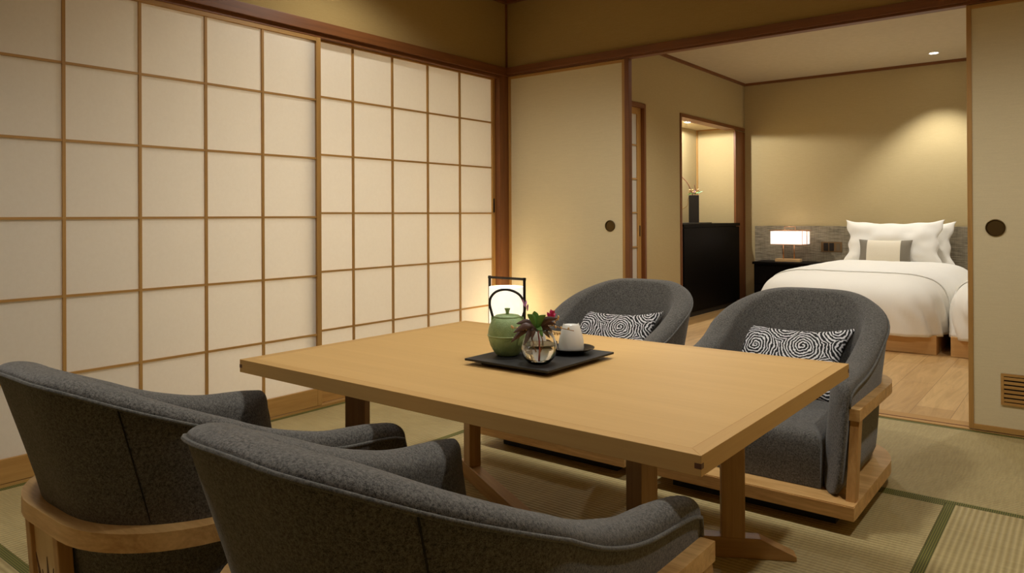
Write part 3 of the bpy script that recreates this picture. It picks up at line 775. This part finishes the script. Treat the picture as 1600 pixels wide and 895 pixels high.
bm = BM(); pts = cr([q(0, .006), q(.002, .05), q(-.004, .100)], 6); tube(bm, pts, .0022, 8); obj('stem', bm, M_REDSTEM, fz, smooth=True)
for dx, hh in ((-.020, .07), (.012, .06)):
    bm = BM(); tube(bm, cr([q(dx*.3, .03), q(dx, hh), q(-.004, .100)], 6), .0015, 6); obj('stem', bm, M_TWIG, fz, smooth=True)
def petals(cpt, dirv, m, n, ln, w):
    bm = BM(); rng = random.Random(5)
    for k in range(n):
        d = (dirv+Vector((rng.uniform(-.6, .6), rng.uniform(-.6, .6), rng.uniform(-.5, .5)))).normalized()
        p0 = cpt+dirv*(.030*k/n); sd = d.orthogonal().normalized()*w
        p1 = p0+d*ln*.55; p2 = p0+d*ln
        nn = d.cross(sd)*.3
        a = bm.verts.new(p0); b = bm.verts.new(p1+sd); c = bm.verts.new(p2); e = bm.verts.new(p1-sd); f_ = bm.verts.new(p1+nn*1.2); g_ = bm.verts.new(p1-nn*.6)
        for tri in ((a, b, f_), (b, c, f_), (c, e, f_), (e, a, f_), (a, g_, b), (b, g_, c), (c, g_, e), (e, g_, a)): bm.faces.new(tri)
    return bm
bm = BM(); tube(bm, cr([bs, q(.016, .115, .0), q(.030, .125)], 5), .0015, 6); obj('stem', bm, M_LEAFG, fz, smooth=True)
obj('pink_flower', petals(q(.026, .112), (RV*.45+UV*.9).normalized(), M_PINK, 30, .021, .0052), M_PINK, fz)
obj('lavender_bud', petals(q(-.034, .150), (RV*-.35+UV).normalized(), M_LAV, 5, .020, .0032), M_LAV, fz)
for path in ([q(0, .095), q(.040, .105, .01), q(.075, .095, .02), (q(.110, .086, .03))], [q(.035, .103, .01), q(.052, .118, .01), q(.058, .130, .01)], [q(.02, .098), q(.045, .088), q(.062, .082)], [q(-.02, .100), q(-.055, .098, -.01), q(-.083, .106, -.01)]):
    bm = BM(); tube(bm, cr(path, 5), .0012, 6); tw = obj('twig', bm, M_TWIG, fz, smooth=True)
    for k in range(5):
        cp_ = cr(path, 5); p = Vector(cp_[min(len(cp_)-1, int(2+k*2.6))])+Vector((random.uniform(-.003, .003),)*3)
        bm = BM(); bmesh.ops.create_icosphere(bm, subdivisions=2, radius=.0032, matrix=Matrix.Translation(p) @ Matrix.Diagonal((1, 1, 1.5, 1))); obj('bud', bm, M_BUD, tw, smooth=True)

# ------------------------------------------------------------------ floor lantern in the corner
fx, fy = -3.045, 3.80
la = thing('floor_lantern', 'glowing white paper floor lantern with black square frame in the room corner', 'lamp', (fx, fy, 0), math.radians(38))
bm = BM(); n = 56; rings = []
bm = BM(); NA = 60; a0, a1 = math.radians(118), math.radians(360+58); ro = []
for k in range(NA+1):                      # paper wrapped round the front, open towards the wall behind
    a = lerp(a0, a1, k/NA); ro.append([bm.verts.new((r_*math.cos(a), r_*math.sin(a), z)) for r_, z in ((.1135, .06), (.1135, .535), (.1115, .535), (.1115, .06))])
for p_, q_ in zip(ro, ro[1:]):
    for k in range(4): bm.faces.new((p_[k], p_[(k+1) % 4], q_[(k+1) % 4], q_[k]))
bm.faces.new(ro[0]); bm.faces.new(ro[-1][::-1]); lathe(bm, [(.1135, .535), (.1135, .585), (.1115, .585), (.1115, .535), (.1135, .535)], 60); obj('paper_shade', bm, M_ANDON, la, ang=40)
for x, y0 in ((-.112, .10), (.120, -.10)):
    pbox('frame_upright', la, x-.009, x+.009, y0-.009, y0+.009, .02, .651, M_BLACK, .001)
bm = BM(); p0, p1 = Vector((-.118, .10, .641)), Vector((.126, -.10, .641)); tube(bm, [p0, p1], .0115, 4); obj('frame_top_bar', bm, M_BLACK, la)
bm = BM(); lathe(bm, [(0, 0), (.135, 0), (.135, .02), (0, .02)], 48); obj('lamp_base', bm, M_BLACK, la, ang=40)
bm = BM(); tube(bm, [(0, 0, .02), (0, 0, .30)], .008, 10); obj('bulb_stem', bm, M_BLACK, la)
L = bpy.data.lights.new('lantern_bulb', 'POINT'); L.energy = 2.2; L.color = (1, .84, .6); L.shadow_soft_size = .035
o = bpy.data.objects.new('lantern_bulb', L); C.objects.link(o); o.parent = la; o.location = (0, 0, .33)

# ------------------------------------------------------------------ bedroom furniture
# dresser
dr = thing('dresser', 'tall black cabinet standing in the lit alcove', 'cabinet', (-3.235, 6.90, 0))
pbox('carcass', dr, -.45, 0, 0, 1.425, .05, .93, M_DRESSER, .002)
pbox('top_board', dr, -.46, 0, -.004, 1.425, .93, .962, M_DRESSER, .001); pbox('top_lip', dr, 0, .011, -.004, 1.515, .93, .962, M_DRESSER, .001)
pbox('plinth', dr, -.43, -.02, .02, 1.42, 0, .05, M_BLACKMATT)
pbox('door', dr, 0, .008, .006, 1.500, .07, .92, M_DRESSER, .0008)
vt = obj('vase_stand', (lambda b: (box(b, -.12, .12, -.42, .42, 0, .012, None, .002), b)[1])(BM()), M_BLACK); vt.location = (-3.42, 7.36, .962)
tag(vt, 'thin black board under the tall vase on the black cabinet', 'tray')
tv = obj('tall_vase', (lambda b: (box(b, -.055, .055, -.055, .055, 0, .30, None, .003), b)[1])(BM()), M_VASEBLACK); tv.location = (-3.44, 7.62, .974); tv.rotation_euler = (0, 0, math.radians(24))
tag(tv, 'tall square black clay vase with twigs on the alcove cabinet', 'vase')
ik = thing('twig_arrangement', 'curved red twigs with small pink and green blossoms in the tall black vase', 'flowers', (-3.44, 7.62, 1.262))
RB = Vector((.93, .37, 0)); 
bm = BM(); tube(bm, cr([Vector((0, 0, -.02)), -RB*.03+UV*.06, -RB*.07+UV*.15, -RB*.15+UV*.24], 6), .004, 6); obj('twig', bm, M_REDTWIG, ik, smooth=True)
bm = BM(); tube(bm, cr([-RB*.01+UV*.02, -RB*.06+UV*-.02, -RB*.07+UV*-.10, -RB*.14+UV*-.15], 6), .0025, 6); obj('twig', bm, M_TWIG, ik, smooth=True)
bm = BM(); tube(bm, cr([Vector((0, 0, -.02)), RB*.02+UV*.05, RB*.005+UV*.13], 6), .003, 6); obj('twig', bm, M_REDTWIG, ik, smooth=True)
rng = random.Random(2)
for k in range(10):
    bm = BM(); p = RB*rng.uniform(-.05, .05)+UV*rng.uniform(.03, .075)
    bmesh.ops.create_icosphere(bm, subdivisions=1, radius=rng.uniform(.008, .014), matrix=Matrix.Translation(p)); obj('blossom', bm, [M_LAV, M_BUD, M_PINK][k % 3] if k % 3 != 2 else M_BUD, ik, smooth=True)
bm = BM(); 
for s, e in ((-1, -.07), (1, .10), (1, .07)):
    p = RB*e+UV*(.035+.02*s); sd = FV*.012
    a = bm.verts.new(UV*.03); b = bm.verts.new(RB*e*.5+UV*.045+sd); c = bm.verts.new(p); d_ = bm.verts.new(RB*e*.5+UV*.03-sd); bm.faces.new((a, b, c, d_))
o = obj('leaf', bm, M_LEAFG, ik); sm = o.modifiers.new('t', 'SOLIDIFY'); sm.thickness = .003
# nightstand
ns = thing('nightstand', 'low black nightstand beside the bed under the glowing table lamp', 'nightstand', (-2.62, 8.40, 0))
pbox('carcass', ns, -.37, .37, -.18, .18, .03, .50, M_DRESSER, .002)
pbox('top_board', ns, -.385, .385, -.20, .183, .50, .527, M_DRESSER, .002)
pbox('drawer_front', ns, -.36, .36, -.188, -.18, .28, .49, M_DRESSER, .0015)
pbox('drawer_front', ns, -.36, .36, -.188, -.18, .05, .27, M_DRESSER, .0015)
tl = thing('table_lamp', 'small table lamp with glowing white box shade on the nightstand', 'lamp', (-2.67, 8.42, .527), math.radians(4))
pbox('base', tl, -.135, .135, -.055, .055, 0, .032, M_LAMPBASE, .003)
for x in (-.055, .062):
    bm = BM(); tube(bm, [(x, 0, .03), (x, 0, .205)], .006, 10); obj('pole', bm, M_BRASS, tl, smooth=True)
pbox('lamp_shade', tl, -.175, .168, -.085, .085, .197, .342, M_SHADE, .002)
pbox('side_panel', tl, .176, .212, -.075, .075, .200, .340, M_SHADE, .002)
bm = BM()
for a, b in (((-.19, -.09, .352), (.225, -.09, .352)), ((-.19, .09, .352), (.225, .09, .352)), ((-.19, -.09, .352), (-.19, .09, .352)), ((.225, -.09, .352), (.225, .09, .352)),
             ((-.18, -.09, .193), (.215, -.09, .193)), ((.172, -.09, .193), (.172, -.09, .352)), ((.218, -.09, .193), (.218, -.09, .352)), ((-.04, 0, .342), (-.04, 0, .392)), ((.075, 0, .342), (.075, 0, .392)), ((-.04, 0, .392), (.075, 0, .392))):
    tube(bm, [a, b], .0035, 6)
obj('wire_frame', bm, M_BRASS, tl, smooth=True)
L = bpy.data.lights.new('lamp_bulb', 'POINT'); L.energy = .12; L.color = (1, .8, .62); L.shadow_soft_size = .03
o = bpy.data.objects.new('lamp_bulb', L); C.objects.link(o); o.parent = tl; o.location = (0, 0, .46)

# beds
def resample(pts, n, closed=False):
    if closed: pts = pts+[pts[0]]
    L = [0]
    for a, b in zip(pts, pts[1:]): L.append(L[-1]+math.dist(a, b))
    out = []; k = 0
    for q_ in range(n if closed else n+1):
        t_ = L[-1]*q_/n
        while k < len(L)-2 and L[k+1] < t_: k += 1
        f_ = (t_-L[k])/max(1e-9, L[k+1]-L[k]); out.append((lerp(pts[k][0], pts[k+1][0], f_), lerp(pts[k][1], pts[k+1][1], f_)))
    return out
def sellipse(a, b, h, z0, e1, e2, n1=44, n2=260, wr=.010, seed=0, droop=0):
    """a soft quilt draped over a mattress: rounded-rectangle plan, domed section, gathered folds at the corners"""
    bm = BM(); rings = []
    def sp_(v, e): return math.copysign(abs(v)**e, v)
    plan = resample([(a*sp_(math.cos(w), e2), b*sp_(math.sin(w), e2)) for w in [2*PI*k/4000 for k in range(4000)]], n2, True)
    prof = resample([(a*math.cos(w)**e1, h*math.sin(w)**e1) for w in [PI/2*k/2000 for k in range(2001)]], n1)
    for i, (pc, pz) in enumerate(prof):
        ring = []; c = pc/a; hang = max(0, 1-pz/h)
        for (px_, py_) in plan:
            x, y, z = px_*c, py_*c, z0+pz
            nz = noise.noise(Vector((x*4+seed, y*4, z*2)))*.6+noise.noise(Vector((x*11+seed, y*11, z*3)))*.4
            corner = (abs(px_)/a)**6*(abs(py_)/b)**6
            u_ = (px_*1.0-py_*math.copysign(1, px_*py_))*34+z*16+2.2*noise.noise(Vector((px_*4, py_*4, z*6+seed)))
            fold = math.sin(u_)*min(1, hang**1.6*2.2)*(.0035+.016*min(1, corner*3))
            wrk = noise.noise(Vector((x*16+z*9, y*16-z*7, seed)))*.006*min(1, corner*4)
            r = Vector((px_/a**2, py_/b**2, 0)).normalized()
            d = r*(nz*wr*(.3+hang)*.8+fold+wrk) if c > .05 else Vector((0, 0, 0))
            ring.append(bm.verts.new((x+d.x, y+d.y, z+nz*wr*(1-hang)*.7+droop*nz*hang)))
        rings.append(ring)
    for a_, b_ in zip(rings, rings[1:]):
        for k in range(n2): bm.faces.new((a_[k], a_[(k+1) % n2], b_[(k+1) % n2], b_[k]))
    bm.faces.new(rings[0][::-1])
    bmesh.ops.remove_doubles(bm, verts=bm.verts[:], dist=.0004)
    return bm
def bed(x0, x1, lab, labd, seed):
    cx = (x0+x1)/2; hw = (x1-x0)/2
    b = thing('bed', lab, 'bed', (cx, 7.35, 0), 0, 'twin beds in the bedroom')
    pbox('base_box', b, -hw+.03, hw-.055, -1.10, 1.18, 0, .145, M_BEDBASE, .002)
    pbox('mattress', b, -hw+.13, hw-.13, -.99, 1.13, .146, .42, M_LINEN, .03)
    d = obj('duvet', sellipse(hw-.004, 1.19, .455, .135, .42, .24, seed=seed, droop=.01), M_LINEN, smooth=True)
    d.location = (cx, 7.35, 0)
    tag(d, labd, 'duvet', 'white duvets')
    # turned-back upper layer
    fb = sellipse(hw+.004, 1.198, .464, .135, .42, .24, seed=seed, droop=.01)
    bmesh.ops.bisect_plane(fb, geom=fb.verts[:]+fb.edges[:]+fb.faces[:], plane_co=(0, -.80, 0), plane_no=(0, -1, 0), clear_outer=True)
    f = obj('fold_over', fb, M_LINEN2, d, smooth=True)
    sm = f.modifiers.new('t', 'SOLIDIFY'); sm.thickness = .007; sm.offset = -1
    return b
bed(-2.275, -.850, 'near white bed on a pale wooden box base beside the nightstand', 'puffy white duvet covering the bed beside the nightstand', 1.3)
bed(-.842, .58, 'second white bed mostly hidden behind the right sliding door frame', 'white duvet on the bed partly hidden by the right sliding door', 5.1)
def place(o, x, y, z, tilt, rz=0): o.location = (x, y, z); o.rotation_euler = (math.radians(tilt), 0, math.radians(rz))
o = obj('pillow', pillow_bm(.465, .250, .09, .13, n=44, wr=.018, seed=2, rip=.011), M_LINEN2, smooth=True); place(o, -1.575, 8.22, .755, 72, 0)
tag(o, 'large white pillow with wide flange standing upright on the bed', 'pillow')
o = obj('pillow', pillow_bm(.44, .235, .09, .13, n=40, wr=.014, seed=9, rip=.009), M_LINEN2, smooth=True); place(o, -1.475, 8.40, .745, 76, 0)
tag(o, 'white pillow standing behind the large front pillow, right corner showing', 'pillow')
ac = thing('accent_cushion', 'small cream cushion with grey end bands in front of the white pillow', 'cushion', (-1.612, 8.06, .672)); ac.rotation_euler = (math.radians(74), 0, 0)
def band(x0, x1, m, nm):
    bm = pillow_bm(.245, .132, .055, .07)
    for cx, nrm in ((x0, -1), (x1, 1)):
        bmesh.ops.bisect_plane(bm, geom=bm.verts[:]+bm.edges[:]+bm.faces[:], plane_co=(cx, 0, 0), plane_no=(nrm, 0, 0), clear_outer=True)
    obj(nm, bm, m, ac, smooth=True)
band(-.16, .145, M_CREAM, 'cream_middle'); band(-.3, -.16, M_GREY, 'grey_band'); band(.145, .3, M_GREY, 'grey_band')
